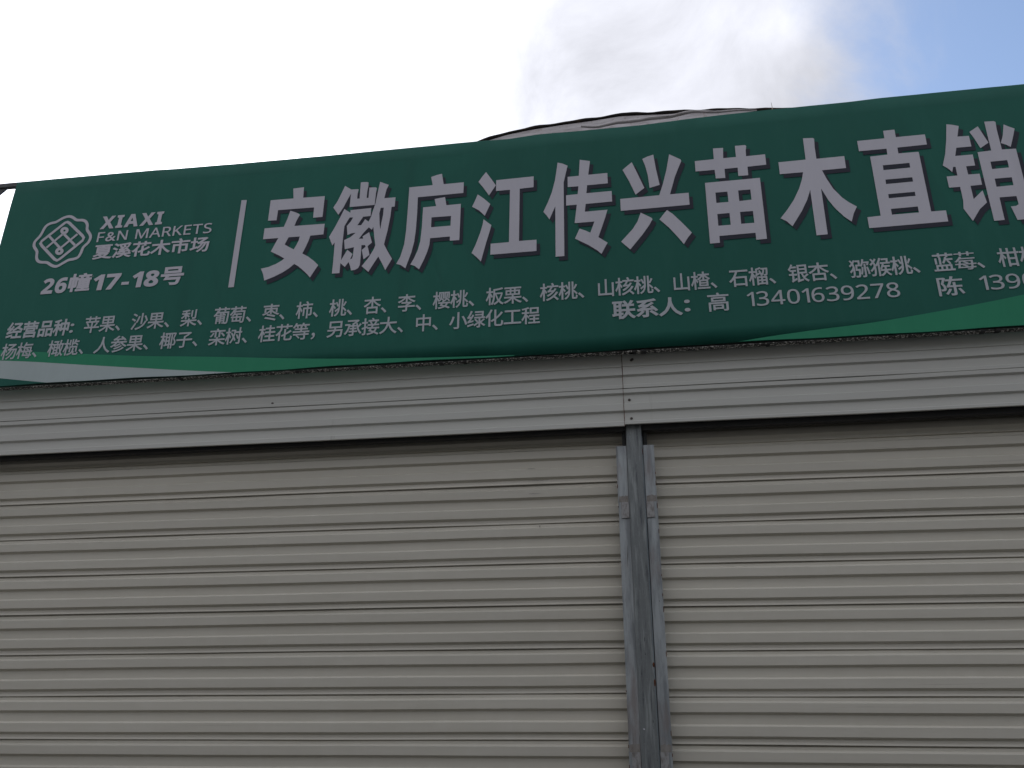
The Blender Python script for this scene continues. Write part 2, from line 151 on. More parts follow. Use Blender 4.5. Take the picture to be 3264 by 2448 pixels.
M['tarp'] = mat('tarp_plastic', (0.60, 0.56, 0.56), 0.42, 0, (('n', (0.36, 0.32, 0.32), (5, 5, 22), 0.42, 0.66, 0.85), ('n', (0.24, 0.16, 0.11), (24, 24, 14), 0.6, 0.72, 0.7)), [((9, 9, 26), 0.6, 0.03)], 0.5, 0.15)
M['felt'] = mat('felt_edge', (0.03, 0.026, 0.024), 0.95, 0, (('n', (0.085, 0.06, 0.04), (12, 12, 40), 0.5, 0.7, 0.8),), None, 0.2)
M['twig'] = mat('dry_twig', (0.42, 0.35, 0.24), 0.9)
M['wall'] = mat('wall_render', (0.42, 0.41, 0.38), 0.85, 0, (('n', (0.30, 0.28, 0.25), (0.7, 0.7, 0.4), 0.45, 0.7, 0.7),), [((30, 30, 30), 0.2, 0.004)])
M['roof'] = mat('roof_sheet_paint', (0.12, 0.18, 0.27), 0.5, 0, (('n', (0.2, 0.2, 0.2), (1, 1, 1), 0.5, 0.7, 0.5),), None)
M['grey_render'] = mat('grey_render', (0.24, 0.235, 0.22), 0.9)
M['dark_shutter'] = mat('dark_shutter_paint', (0.10, 0.105, 0.11), 0.6)
M['glass'] = mat('window_glass', (0.03, 0.035, 0.04), 0.1)
M['ground'] = mat('asphalt_ground', (0.065, 0.062, 0.058), 0.9, 0, (('n', (0.048, 0.046, 0.043), (0.35, 0.35, 0.35), 0.42, 0.62, 0.8), ('n', (0.09, 0.087, 0.08), (2.5, 2.5, 2.5), 0.6, 0.75, 0.6)), [((20, 20, 20), 0.3, 0.01)])

# ------------------------------------------------------------------ helpers
def link(name, me, m, parent=None, loc=None):
    o = bpy.data.objects.new(name, me); C.objects.link(o)
    if m is not None and not me.materials: me.materials.append(m)
    if parent is not None: o.parent = parent
    if loc is not None: o.location = loc
    return o
def empty(name, loc, label, cat, group=None):
    o = bpy.data.objects.new(name, None); C.objects.link(o); o.location = loc; o.empty_display_size = 0.2
    o['label'] = label; o['category'] = cat
    if group: o['group'] = group
    return o
def mesh(name, v, f, smooth=False):
    me = bpy.data.meshes.new(name); me.from_pydata(v, [], f); me.update()
    if smooth:
        for p in me.polygons: p.use_smooth = True
    return me
def box_mesh(name, x0, x1, y0, y1, z0, z1, bev=0.0):
    bm = bmesh.new()
    vs = [bm.verts.new((x, y, z)) for x in (x0, x1) for y in (y0, y1) for z in (z0, z1)]
    for q in ((0, 1, 3, 2), (4, 6, 7, 5), (0, 4, 5, 1), (2, 3, 7, 6), (0, 2, 6, 4), (1, 5, 7, 3)): bm.faces.new([vs[i] for i in q])
    bmesh.ops.recalc_face_normals(bm, faces=bm.faces)
    if bev: bmesh.ops.bevel(bm, geom=list(bm.edges), offset=bev, segments=1, affect='EDGES')
    me = bpy.data.meshes.new(name); bm.to_mesh(me); bm.free(); return me
def box(name, m, parent, a, b, bev=0.0):
    """box from corner a to corner b in world coordinates, under a parent that is not rotated"""
    p = Vector(parent.location) if parent is not None else Vector((0, 0, 0))
    return link(name, box_mesh(name, a[0] - p.x, b[0] - p.x, a[1] - p.y, b[1] - p.y, a[2] - p.z, b[2] - p.z, bev), m, parent)
def extrude_profile(name, pts, x0, x1, thick, nseg=1, wob=None):
    """sheet of constant profile (z, forward) along x; closed with a back skin"""
    P = [(-f, z) for z, f in pts] + [(-f + thick, z) for z, f in reversed(pts)]
    n = len(P); v = []; fc = []
    for i in range(nseg + 1):
        x = x0 + (x1 - x0) * i / nseg
        d = wob(x) if wob else 0.0
        v += [(x, y + 1.4 * d * math.cos(x * 2.1), z + d) for y, z in P]
    for i in range(nseg):
        for j in range(n):
            k = (j + 1) % n; a = i * n
            fc.append((a + j, a + k, a + n + k, a + n + j))
    fc.append(tuple(range(n))); fc.append(tuple(range(nseg * n + n - 1, nseg * n - 1, -1)))
    me = mesh(name, v, fc)
    bm = bmesh.new(); bm.from_mesh(me); bmesh.ops.recalc_face_normals(bm, faces=bm.faces); bm.to_mesh(me); bm.free()
    return me
def tube_mesh(name, pts, rad, n=8):
    v = []; f = []
    for i, p in enumerate(pts):
        p = Vector(p); a = Vector(pts[max(i - 1, 0)]); b = Vector(pts[min(i + 1, len(pts) - 1)])
        d = (b - a).normalized(); s = d.cross(Vector((0.02, 1, 0.03))).normalized(); u = s.cross(d)
        r = rad[i] if isinstance(rad, (list, tuple)) else rad
        v += [tuple(p + (s * math.cos(t) + u * math.sin(t)) * r) for t in [2 * math.pi * k / n for k in range(n)]]
    for i in range(len(pts) - 1):
        for k in range(n):
            q = (k + 1) % n; f.append((i * n + k, i * n + q, i * n + n + q, i * n + n + k))
    f.append(tuple(range(n))); f.append(tuple(range(len(pts) * n - 1, (len(pts) - 1) * n - 1, -1)))
    return mesh(name, v, f, True)

# ------------------------------------------------------------------ ground
gv = [(-600, -600, 0), (600, -600, 0), (600, 600, 0), (-600, 600, 0)]
g = link('ground', mesh('ground', gv, [(0, 1, 2, 3)]), M['ground']); g['kind'] = 'structure'

# ------------------------------------------------------------------ unseen row of shops, added behind the camera to block low sky light
opp = empty('added_shade_shops', (0, -9.5, 0), 'unseen two storey row of grey rendered shops added to shade the lane', 'building')
box('wall', M['grey_render'], opp, (-26, -19.5, 0), (26, -9.5, 8.8))
box('roof', M['roof'], opp, (-26.4, -19.9, 8.8), (26.4, -9.0, 9.05))
for i in range(12):
    x = -25 + i * 4.25
    box('door', M['dark_shutter'], opp, (x, -9.5, 0.05), (x + 3.5, -9.44, 3.2))
    box('awning', M['dark_shutter'], opp, (x - 0.1, -9.5, 3.3), (x + 3.6, -8.9, 3.38))
    box('window', M['glass'], opp, (x + 0.4, -9.5, 4.7), (x + 3.1, -9.46, 6.4))

# ------------------------------------------------------------------ building shell, posts, fascia
bld = empty('shop_building', (0, 5, 0), 'low market shop unit with beige ribbed metal fascia and galvanised posts between its shutters', 'building')
XL, XR = -4.46, 4.36
box('side_wall', M['wall'], bld, (XL, 5.16, 0), (XL + 0.15, 13, 3.95))
box('side_wall', M['wall'], bld, (XR - 0.15, 5.16, 0), (XR, 13, 3.95))
box('rear_wall', M['wall'], bld, (XL + 0.15, 12.85, 0), (XR - 0.15, 13, 3.95))
box('light_block_wall', M['wall'], bld, (XL + 0.15, 5.75, 0), (XR - 0.15, 5.85, 3.9))  # unseen wall added to stop light leaking in behind the shutters
box('header_beam', M['dark'], bld, (XL, 4.99, 3.93), (XR, 5.15, 4.10))
rp = [(5.0, 4.12), (9.0, 4.62), (13.1, 4.0), (13.1, 3.96), (9.0, 4.58), (5.0, 4.08)]
rv = [(x, y - 5, z) for x in (XL - 0.1, XR + 0.1) for y, z in rp]
rf = [(i, (i + 1) % 6, 6 + (i + 1) % 6, 6 + i) for i in range(6)] + [tuple(range(6)), tuple(range(11, 5, -1))]
link('roof', mesh('roof', rv, rf), M['roof'], bld)

for xa, xb in ((XL + 0.115, -0.0920), (0.0090, XR - 0.115)):
    box('lintel_beam', M['dark'], bld, (xa, 4.9580, 3.374), (xb, 5.000, 3.92))
# ribbed fascia sheets (heights in metres, forward offset)
FY = 4.935
lower = [(3.6242, 0.002), (3.6222, 0.0145), (3.5982, 0.0145), (3.5892, -0.0005), (3.5360, 0.0), (3.5285, 0.0145), (3.4862, 0.0145), (3.4772, -0.0005), (3.4245, 0.0), (3.4170, 0.0145), (3.3960, 0.0145), (3.3945, 0.009), (3.3945, 0.002)]
upper = [(4.07, 0.0150), (3.7690, 0.0150), (3.7675, 0.0100), (3.7640, 0.0108), (3.7151, 0.0150), (3.7061, 0.0), (3.6550, 0.0005), (3.6478, 0.0150), (3.6280, 0.0150), (3.6266, 0.010), (3.6266, 0.002)]
def wobx(a, ph): return lambda x: a * math.sin(x * 1.7 + ph) + a * 0.5 * math.sin(x * 4.3 + ph * 2)
JX = -0.090
for (x0, x1, dz, dy, ph) in ((XL, JX - 0.002, 0.0, 0.0, 0.3), (JX, XR, 0.0, 0.0022, 1.9)):
    for k, pr in enumerate((upper, lower)):
        pr = [(z - (0.005 if (x0 == XL and z < 3.40) else -0.004 if z < 3.40 else 0) , f + dy) for z, f in pr]
        me = extrude_profile('fascia_panel', pr, x0, x1, 0.0015, 24, wobx(0.0012, ph + k))
        link('fascia_panel', me, M['fascia'], bld, (0, FY - 5, 0))
# the grubby edge of the sheet joint
jv = []; jz = [3.39 + 0.02 * i for i in range(24)]
for i, z in enumerate(jz): jv.append((JX - 0.0005 + random.uniform(-0.0006, 0.0006), FY - 0.015, z))
link('sheet_joint', tube_mesh('sheet_joint', jv, [0.0012 + random.random() * 0.0014 for _ in jv], 5), M['rust'], bld, (0, -5, 0))
# screws
bm = bmesh.new()
bmesh.ops.create_cone(bm, cap_ends=True, segments=8, radius1=0.0085, radius2=0.0075, depth=0.002, matrix=Matrix.Rotation(math.pi / 2, 4, 'X'))
bmesh.ops.create_cone(bm, cap_ends=True, segments=6, radius1=0.0055, radius2=0.005, depth=0.007, matrix=Matrix.Translation((0, -0.0045, 0)) @ Matrix.Rotation(math.pi / 2, 4, 'X'))
sme = bpy.data.meshes.new('screw'); bm.to_mesh(sme); bm.free()
for x, z, f in ((-0.035, 3.807, 0.0165), (-0.0575, 3.557, 0.003), (-0.0505, 3.439, 0.003), (-2.287, 3.6535, 0.008), (2.172, 3.70, 0.004), (-0.028, 3.812, 0.0165), (2.19, 3.44, 0.003), (-4.2, 3.45, 0.001)):
    link('screw', sme, M['screw'], bld, (x, FY - 5 - f - 0.001, z))

# posts with their guide channels
def channel(x0, x1, y0, y1, z0, z1, open_left, parent):
    w = 0.003
    s = -1 if open_left else 1
    bm = bmesh.new()
    def b(a, c):
        vs = [bm.verts.new((x, y, z)) for x in (a[0], c[0]) for y in (a[1], c[1]) for z in (a[2], c[2])]
        for q in ((0, 1, 3, 2), (4, 6, 7, 5), (0, 4, 5, 1), (2, 3, 7, 6), (0, 2, 6, 4), (1, 5, 7, 3)): bm.faces.new([vs[i] for i in q])
    b((x0, y0, z0), (x1, y0 + w, z1))
    b((x0, y1 - w, z0), (x1, y1, z1))
    web = (x1 - w, x1) if open_left else (x0, x0 + w)
    b((web[0], y0 + w, z0), (web[1], y1 - w, z1))
    lip = (x0, x0 + w) if open_left else (x1 - w, x1)
    b((lip[0], y0 + w, z0), (lip[1], y0 + 0.012, z1))
    bmesh.ops.recalc_face_normals(bm, faces=bm.faces)
    me = bpy.data.meshes.new('guide_rail'); bm.to_mesh(me); bm.free()
    return link('guide_rail', me, M['zinc_light'], parent)
PY = 4.956
def post(x0, x1, left, right):
    p = link('post', box_mesh('post', x0, x1, PY - 5, PY + 0.125 - 5, 0, 3.95, 0.006), M['zinc'], bld)
    for side, on in (('L', left), ('R', right)):
        if not on: continue
        if side == 'L': a, b = x0 - 0.062, x0 - 0.0022
        else: a, b = x1 + 0.003, x1 + 0.064
        top = 3.283
        for (za, zb, dx, dy) in ((2.948, top, 0.0, 0.0), (1.636, 2.9465, 0.0012, 0.0008), (0.0, 1.6345, 0.0, 0.0)):
            r = channel(a + dx, b + dx, PY + 0.011 - 5 + dy, PY + 0.122 - 5, za, zb, side == 'L', p)
        for zc, h in ((2.897, 0.092), (1.588, 0.080)):
            wd = 0.044
            xa = (b - wd) if side == 'L' else a
            bm2 = box_mesh('joint_plate', xa, xa + wd, PY + 0.0055 - 5, PY + 0.0095 - 5, zc - h / 2, zc + h / 2, 0.001)
            link('joint_plate', bm2, M['plate'], p)
            # the brown heat stain of the weld above the plate, a thin crust on the channel
            z0s = zc + h / 2 + 0.001; sv = [(a + 0.004, PY + 0.0102 - 5, z0s), (b - 0.002, PY + 0.0102 - 5, z0s)]
            for i in range(9):
                t = i / 8; sv.append((b - 0.002 + (a + 0.006 - b) * t, PY + 0.0102 - 5, z0s + 0.036 + random.uniform(-0.003, 0.005)))
            n = len(sv)
            link('weld_stain', mesh('weld_stain', sv, [tuple(range(n))]), M['tack'], p)
        zz = [0.03 + 0.11 * i + random.uniform(-0.04, 0.04) for i in range(30)]
        for z in zz:                                          # rust nibbling the outer channel lip
            if z > 3.26 or random.random() < 0.35: continue
            h = random.uniform(0.006, 0.03); e = a if side == 'L' else b
            e += (0.0 if side == 'L' else 0.0)
            link('rust_spot', box_mesh('rust_spot', e - 0.0015, e + 0.0018, PY + 0.009 - 5, PY + 0.014 - 5, z, z + h, 0.0005), M['rust'], p)
    return p
p0 = post(-0.0878, 0.0054, True, True)
post(XL + 0.02, XL + 0.112, False, True)
post(XR - 0.112, XR - 0.02, True, False)
for (x, z, w, h) in ((0.0005, 2.055, 0.007, 0.030), (0.001, 1.965, 0.006, 0.040), (0.0045, 3.24, 0.003, 0.045)):
    n = 12; sv = [(x + w * math.cos(t) * random.uniform(.7, 1), PY - 5 - 0.0009, z + h * 0.5 * math.sin(t) * random.uniform(.7, 1)) for t in [2 * math.pi * i / n for i in range(n)]]
    sv = [(min(a, 0.0050), b, c_) for a, b, c_ in sv]
    link('rust_spot', mesh('rust_spot', sv, [tuple(range(n))]), M['rust'], p0)
link('paint_fleck', mesh('paint_fleck', [(-0.072, PY - 5 - 0.0009, 1.739), (-0.066, PY - 5 - 0.0009, 1.735), (-0.061, PY - 5 - 0.0009, 1.737), (-0.063, PY - 5 - 0.0009, 1.742), (-0.069, PY - 5 - 0.0009, 1.743)], [(0, 1, 2, 3, 4)]), M['letter'], p0)
for xa, xb in ((-0.112, -0.092), (0.010, 0.032)):
    box('bearing_bracket', M['dark'], bld, (xa, 4.990, 3.292), (xb, 5.05, 3.376), 0.002)

# ------------------------------------------------------------------ roller shutters
KD = 1.012                                    # the curtains hang a hand's depth behind the fascia
DY = 0.06
SP = [(0.005, -0.012), (-0.001, -0.0115), (-0.006, -0.0055), (-0.012, -0.0035), (-0.0218, -0.0030), (-0.0330, 0.0152), (-0.0340, 0.0158), (-0.0780, 0.0160), (-0.0788, 0.0156), (-0.0896, -0.0015), (-0.1365, -0.0005),
      (-0.1462, 0.0152), (-0.1472, 0.0158), (-0.1932, 0.0160), (-0.1940, 0.0156), (-0.2048, -0.0015), (-0.2200, 0.0), (-0.2245, 0.0015), (-0.2296, 0.0038), (-0.2316, 0.0038), (-0.2306, -0.006)]
SP = [(z * KD, f) for z, f in SP]
PITCH = 0.2318 * KD
def shutter(x0, x1, s0, rot, label):
    xm = (x0 + x1) / 2
    s0 = 1.55 + (s0 - 1.55) * KD
    root = empty('roller_shutter', (xm, 5.0 + DY, 0.0), label, 'roller shutter', 'beige roller shutters under the green banner')
    h = (x1 - x0) / 2
    bases = [extrude_profile('slat', SP, -h, h, 0.0012, 14, wobx(0.0011, ph)) for ph in (0.4, 2.3, 4.4, 5.7)]
    base = bases[0]
    n = 0
    k = 0
    while True:
        z = s0 - k * PITCH
        if z - PITCH < 0.03: break
        o = link('slat', bases[k % 4], M['slat'], root, (0, random.uniform(-0.0008, 0.0008), z + random.uniform(-0.0007, 0.0007)))
        o.rotation_euler = (random.uniform(-0.005, 0.005), rot + random.uniform(-0.0005, 0.0005), 0)
        k += 1
    zb = s0 - k * PITCH
    link('bottom_rail', box_mesh('bottom_rail', -h, h, -0.022, 0.012, 0.006, zb - 0.002, 0.003), M['zinc_light'], root)
    # the slats that bend back onto the roll above the guides
    y, z, a = 0.0, s0, 0.0
    for tilt in (20, 60, 100, 140):
        a = math.radians(tilt)
        o = link('slat', base, M['slat'], root, (0, y + math.sin(a) * PITCH, z + math.cos(a) * PITCH))
        o.rotation_euler = (-a, 0, 0)
        y += math.sin(a) * PITCH; z += math.cos(a) * PITCH
    dm = tube_mesh('roller_drum', [(-h, 0.30, s0 + 0.17), (h, 0.30, s0 + 0.17)], 0.11, 24)
    link('roller_drum', dm, M['slat'], root)
    return root
shL = shutter(XL + 0.118, -0.1020, 3.3105, 0.0, 'left roller shutter of beige ribbed slats, with a nail hole near the post')
shR = shutter(0.0200, XR - 0.118, 3.2800, 0.0048, 'right roller shutter of beige ribbed slats, hanging slightly lower than its neighbour')
# dark nail hole and scratches on the left shutter
def smear(parent, x, z, w, h, f=0.0163, m='screw', n=10):
    pts = [(x - parent.location.x + w * math.cos(t) * random.uniform(.6, 1), -f - 0.0006, 1.55 + (z - 1.55) * KD + h * math.sin(t) * random.uniform(.6, 1)) for t in [2 * math.pi * i / n for i in range(n)]]
    link('scuff', mesh('scuff', pts, [tuple(range(n))]), M[m], parent)
smear(shL, -0.609, 2.826, 0.006, 0.004); smear(shL, -0.609, 2.812, 0.0015, 0.016, m='tack')
smear(shL, -0.62, 3.098, 0.07, 0.0018, m='tack'); smear(shL, -0.66, 3.172, 0.035, 0.0016, m='tack'); smear(shL, -0.64, 3.02, 0.05, 0.0012, m='tack')
smear(shL, -4.0, 3.07, 0.05, 0.002, m='tack'); smear(shL, -3.97, 2.775, 0.05, 0.0016, m='tack'); smear(shL, -1.9, 2.38, 0.05, 0.0014, m='tack')

# ------------------------------------------------------------------ banner
YB = 4.82
XB0, XB1 = -4.431, 4.34
ZB = 3.8370
sign = empty('shop_sign', (0, YB, ZB), 'long green fabric shop banner with white headline characters on a tube frame', 'sign')
O = Vector((0, YB, ZB))
def top_z(x):
    T = [(-4.60, 5.4830)] + TOP_EDGE + [(4.34, 5.512)]
    for (a, za), (b, zb) in zip(T, T[1:]):
        if a <= x <= b: return za + (zb - za) * (x - a) / (b - a)
    return T[0][1] if x < T[0][0] else T[-1][1]
xs = sorted(set([XB0, XB1] + [p[0] for p in TOP_EDGE if p[0] > XB0 + 0.01] + [XB0 + (XB1 - XB0) * i / 120 for i in range(1, 120)]))
NZ = 16; v = []; f = []
def bot_z(x): return ZB + 0.003 * math.sin(x * 3.1) + 0.0018 * math.sin(x * 9.7 + 1)
def wav(x, t):   # stretched cloth: slack only at the margins
    e = max(0.0, 1 - min(t, 1 - t) * 9)
    return e * (0.003 * math.sin(x * 5.3) + 0.002 * math.sin(x * 13.1 + 2))
prof = []
for x in xs:
    zt, zb = top_z(x), bot_z(x); col = []
    col.append((x, 0.016, zb + 0.004)); col.append((x, 0.012, zb + 0.0015)); col.append((x, 0.006, zb - 0.001 + 0.002))
    for j in range(NZ + 1):
        t = j / NZ; col.append((x, -0.0 + max(0, wav(x, t)), zb + (zt - zb) * t))
    col.append((x, 0.006, zt + 0.004)); col.append((x, 0.040, zt + 0.003)); col.append((x, 0.045, zt - 0.06))
    prof.append(col)
n = len(prof[0])
for c_ in prof: v += [(a, b, z - ZB) for a, b, z in c_]
for i in range(len(xs) - 1):
    for j in range(n - 1): f.append((i * n + j, (i + 1) * n + j, (i + 1) * n + j + 1, i * n + j + 1))
link('banner_cloth', mesh('banner_cloth', v, f, True), M['dark_green'], sign)

LAY = [0]
def sheet(name, polys, m, depth, parent=sign):
    """flat print: filled outlines (holes by even-odd) laid on the cloth"""
    cu = bpy.data.curves.new(name, 'CURVE'); cu.dimensions = '2D'; cu.fill_mode = 'BOTH'
    for p in polys:
        s = cu.splines.new('POLY'); s.points.add(len(p) - 1); s.use_cyclic_u = True
        for q, (x, z) in zip(s.points, p): q.co = (x, z, 0, 1)
    o = bpy.data.objects.new('tmp', cu)
    me = bpy.data.meshes.new_from_object(o); bpy.data.objects.remove(o); bpy.data.curves.remove(cu)
    for vv in me.vertices: vv.co = (vv.co.x, -depth, vv.co.y - ZB)
    me.name = name
    return link(name, me, m, parent)
def smooth_line(p, k=6):
    out = []
    for i in range(len(p) - 1):
        p0 = p[max(i - 1, 0)]; p1 = p[i]; p2 = p[i + 1]; p3 = p[min(i + 2, len(p) - 1)]
        for j in range(k):
            t = j / k
            out.append(tuple(0.5 * ((2 * p1[a]) + (-p0[a] + p2[a]) * t + (2 * p0[a] - 5 * p1[a] + 4 * p2[a] - p3[a]) * t * t + (-p0[a] + 3 * p1[a] - 3 * p2[a] + p3[a]) * t ** 3) for a in (0, 1)))
    out.append(p[-1]); return out
def band(key, m, depth, x_end=None):
    p = smooth_line(list(SWOOSH[key]))
    if x_end is not None:
        i, j = (0, 3) if x_end < 0 else (-1, -4)
        sl = (p[i][1] - p[j][1]) / (p[i][0] - p[j][0]); e = (x_end, p[i][1] + sl * (x_end - p[i][0]))
        p = [e] + p if x_end < 0 else p + [e]
    p = [q for q in p if q[1] > bot_z(q[0])]
    low = [(x, bot_z(x) + 0.0006) for x, _ in p[::-1]]
    sheet('colour_band', [p + low], m, depth)
band('green_left', M['green'], 0.0010, XB0 + 0.001); band('white', M['pale'], 0.0016, XB0 + 0.001)
band('teal', M['dark_green'], 0.0022, XB0 + 0.001); band('green_right', M['green'], 0.0010, 4.33)

# headline characters, each with its printed drop shadow
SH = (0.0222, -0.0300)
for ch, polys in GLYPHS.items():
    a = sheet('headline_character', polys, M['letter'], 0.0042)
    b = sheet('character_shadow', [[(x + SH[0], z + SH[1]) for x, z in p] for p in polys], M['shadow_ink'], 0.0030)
sheet('divider_bar', [[(-2.6412, 5.144), (-2.6024, 5.142), (-2.6040, 4.4555), (-2.6430, 4.4555)]], M['letter'], 0.0042)

# market emblem
def offset_loop(p, d):
    out = []; n = len(p)
    for i in range(n):
        a = Vector(p[i - 1]); b = Vector(p[(i + 1) % n]); t = (b - a).normalized()
        out.append((p[i][0] + t.y * d, p[i][1] - t.x * d))
    return out
def closed_smooth(p, k=4):
    q = smooth_line([p[-1]] + list(p) + [p[0], p[1]], k)
    return q[k:k + len(p) * k]
w = LOGO['w'] * 0.98
ring = closed_smooth(LOGO['ring'], 5)
bm_parts = []
sheet('emblem', [offset_loop(ring, w / 2), offset_loop(ring, -w / 2)], M['letter'], 0.0030)
dia = closed_smooth(LOGO['diamond'], 1)
sheet('emblem', [offset_loop(dia, w / 2), offset_loop(dia, -w / 2)], M['letter'], 0.0032)
for i, (a, b) in enumerate(LOGO['bars']):
    a, b = Vector(a), Vector(b); t = (b - a).normalized(); nrm = Vector((-t.y, t.x)) * (w * 0.42)
    sheet('emblem', [[tuple(a + nrm), tuple(b + nrm), tuple(b - nrm), tuple(a - nrm)]], M['letter'], 0.0034 + 0.0002 * i)
for i, cpt in enumerate(LOGO['dots']):
    def el_(r1, r2, rot=-0.6):
        o_ = []
        for t in [2 * math.pi * j / 28 for j in range(28)]:
            x, y = r1 * math.cos(t), r2 * math.sin(t)
            o_.append((cpt[0] + x * math.cos(rot) - y * math.sin(rot), cpt[1] + x * math.sin(rot) + y * math.cos(rot)))
        return o_
    sheet('emblem', [el_(w * 1.62, w * 1.35), el_(w * 0.40, w * 0.38)], M['letter'], 0.0044 + 0.0002 * i)

# small lettering set in Blender's own built-in type
fcache = {}
def sans(ch, bold):
    """latin letters and digits from the built-in sans face"""
    o = ord(ch)
    if 48 <= o <= 57: return chr((0x1D7EC if bold else 0x1D7E2) + o - 48)
    if 65 <= o <= 90: return chr((0x1D5D4 if bold else 0x1D5A0) + o - 65)
    return ch
def glyph(ch, off):
    k = (ch, off)
    if k not in fcache:
        cu = bpy.data.curves.new('t', 'FONT'); cu.body = sans(ch, off > 0.02); cu.resolution_u = 4; cu.size = 1.0
        cu.fill_mode = 'BOTH'; cu.bevel_depth = off; cu.bevel_resolution = 0
        o = bpy.data.objects.new('t', cu)
        me = bpy.data.meshes.new_from_object(o); bpy.data.objects.remove(o); bpy.data.curves.remove(cu)
        fcache[k] = ([tuple(q.co) for q in me.vertices], [tuple(p.vertices) for p in me.polygons]); bpy.data.meshes.remove(me)
    return fcache[k]
def compound(ch, off):
    (av, af), (bv, bf) = glyph('艹', off), glyph('每', off)
    y0 = min(p[1] for p in av); y1 = max(p[1] for p in av)
    v = [(x, 0.62 + (y - y0) / (y1 - y0) * 0.22, z) for x, y, z in av] + [(x, -0.077 + (y + 0.077) * 0.72, z) for x, y, z in bv]
    return v, list(af) + [tuple(len(av) + i for i in q) for q in bf]
def lettering(items, m=None):
    """items: (char, x origin, z baseline, x scale, z scale, weight, shear); every character is a part"""
    for ch, x, z, sx, sz, off, sh in items:
        if ch == ' ': continue
        gv, gf = compound(ch, off) if ch == '莓' else glyph(ch, off); n_ = max(off, 1e-6)
        v = [(px * sx + py * sz * sh, -pz / n_ * 0.0002, py * sz) for px, py, pz in gv]
        me = mesh('character', v, gf)
        link('character', me, m or M['small_letter'], sign, (x, -0.0040, z - ZB))
def interp(tab, i):
    for (a, xa), (b, xb) in zip(tab, tab[1:]):
        if i <= b: return xa + (xb - xa) * (i - a) / (b - a)
    (a, xa), (b, xb) = tab[-2:]; return xb + (xb - xa) / (b - a) * (i - b)
def cjk_line(text, tab, zc, em, off):
    it = []
    for i, ch in enumerate(text):
        x0 = interp(tab, i); x1 = interp(tab, i + 1); ad = x1 - x0
        sx = min(ad, 0.119)
        zz = zc(x0) - 0.38 * em
        it.append((ch, x0 - 0.035 * sx, zz, sx * 1.04, em, off, 0.0))
    return it
def fit(text, x0, x1, zb, cap, off, sh=0.0, tight=0.0):
    """latin text stretched between x0 and x1 with the given cap height"""
    adv = []
    for ch in text:
        if ch == ' ': adv.append((0, 0.32)); continue
        gv, _ = glyph(ch, off); lo = min(p[0] for p in gv); hi = max(p[0] for p in gv); adv.append((lo, hi - lo))
    gap = 0.085 + tight; tot = sum(w_ for _, w_ in adv) + gap * (len(text) - 1); s = (x1 - x0) / tot; x = x0; it = []
    H = max(p[1] for p in glyph('H' if not text[0].isdigit() else '8', off)[0])
    for ch, (lo, w_) in zip(text, adv):
        it.append((ch, x - lo * s, zb, s, cap / H, off, sh)); x += (w_ + gap) * s
    return it
l1 = '苹果、沙果、梨、葡萄、枣、柿、桃、杏、李、樱桃、板栗、核桃、山核桃、山楂、石榴、银杏、猕猴桃、蓝莓、柑橘'
tab1 = [(0, -3.6286), (3, -3.2903), (6, -2.9401), (8, -2.7129), (11, -2.3766), (13, -2.1495), (15, -1.9263), (17, -1.6981), (19, -1.4749), (21, -1.2477), (24, -0.9095), (27, -0.5702), (30, -0.2200), (34, 0.2374), (37, 0.5757), (40, 0.9209), (43, 1.2712), (47, 1.7386), (50, 2.0948)]
l2 = '杨梅、橄榄、人参果、椰子、栾树、桂花等，另承接大、中、小绿化工程'
tab2 = [(0, -4.1948), (3, -3.8547), (6, -3.5226), (10, -3.0621), (13, -2.7221), (16, -2.3850), (20, -1.9295), (25, -1.3567), (27, -1.1380), (32, -0.5710)]
B1 = 0.013
lettering(cjk_line(l1, tab1, lambda x: 4.2470 + max(0, x + 1.6) * 0.0078, 0.131, B1))
lettering(cjk_line(l2, tab2, lambda x: 4.0860 + (x + 4.2) * 0.0043, 0.126, B1))
hd = [(i, -4.1960 + 0.1145 * i) for i in range(6)]
lettering([(ch, -4.1960 + 0.1145 * i, 4.2410 - 0.0480, 0.1180, 0.129, 0.026, 0.0) for i, ch in enumerate('经营品种')] + [('：', -3.7500, 4.199, 0.13, 0.10, 0.026, 0.0)])
lettering([(ch, -0.1340 + 0.1390 * i, 4.0980 - 0.0480, 0.1420, 0.130, 0.027, 0.0) for i, ch in enumerate('联系人')] + [('：', 0.2750, 4.062, 0.16, 0.115, 0.03, 0.0)])
lettering([('高', 0.4290, 4.0590, 0.1380, 0.132, B1, 0.0)])
lettering(fit('13401639278', 0.6650, 1.5268, 4.0665, 0.0955, 0.006))
lettering([('陈', 1.7260, 4.0630, 0.1560, 0.132, B1, 0.0)])
lettering(fit('1390', 1.9650, 2.2700, 4.0735, 0.0940, 0.006))
lettering(fit('XIAXI', -3.6740, -3.2080, 5.0050, 0.1020, 0.021, 0.03), M['letter'])
lettering(fit('F&N MARKETS', -3.6773, -2.8290, 4.8985, 0.0780, 0.008), M['letter'])
lettering([(ch, -3.6830 + 0.1430 * i, 4.7690 - i * 0.0012, 0.1440, 0.1240, 0.024, 0.0) for i, ch in enumerate('夏溪花木市场')], M['letter'])
a = fit('26', -4.0150, -3.8300, 4.5130, 0.1180, 0.021, 0.05) + [('幢', -3.8220, 4.5260, 0.1700, 0.1450, 0.030, 0.03)]
a += fit('17-18', -3.6380, -3.1560, 4.5120, 0.1200, 0.021, 0.05) + [('号', -3.1470, 4.5240, 0.1780, 0.1500, 0.032, 0.0)]
lettering(a, M['letter'])

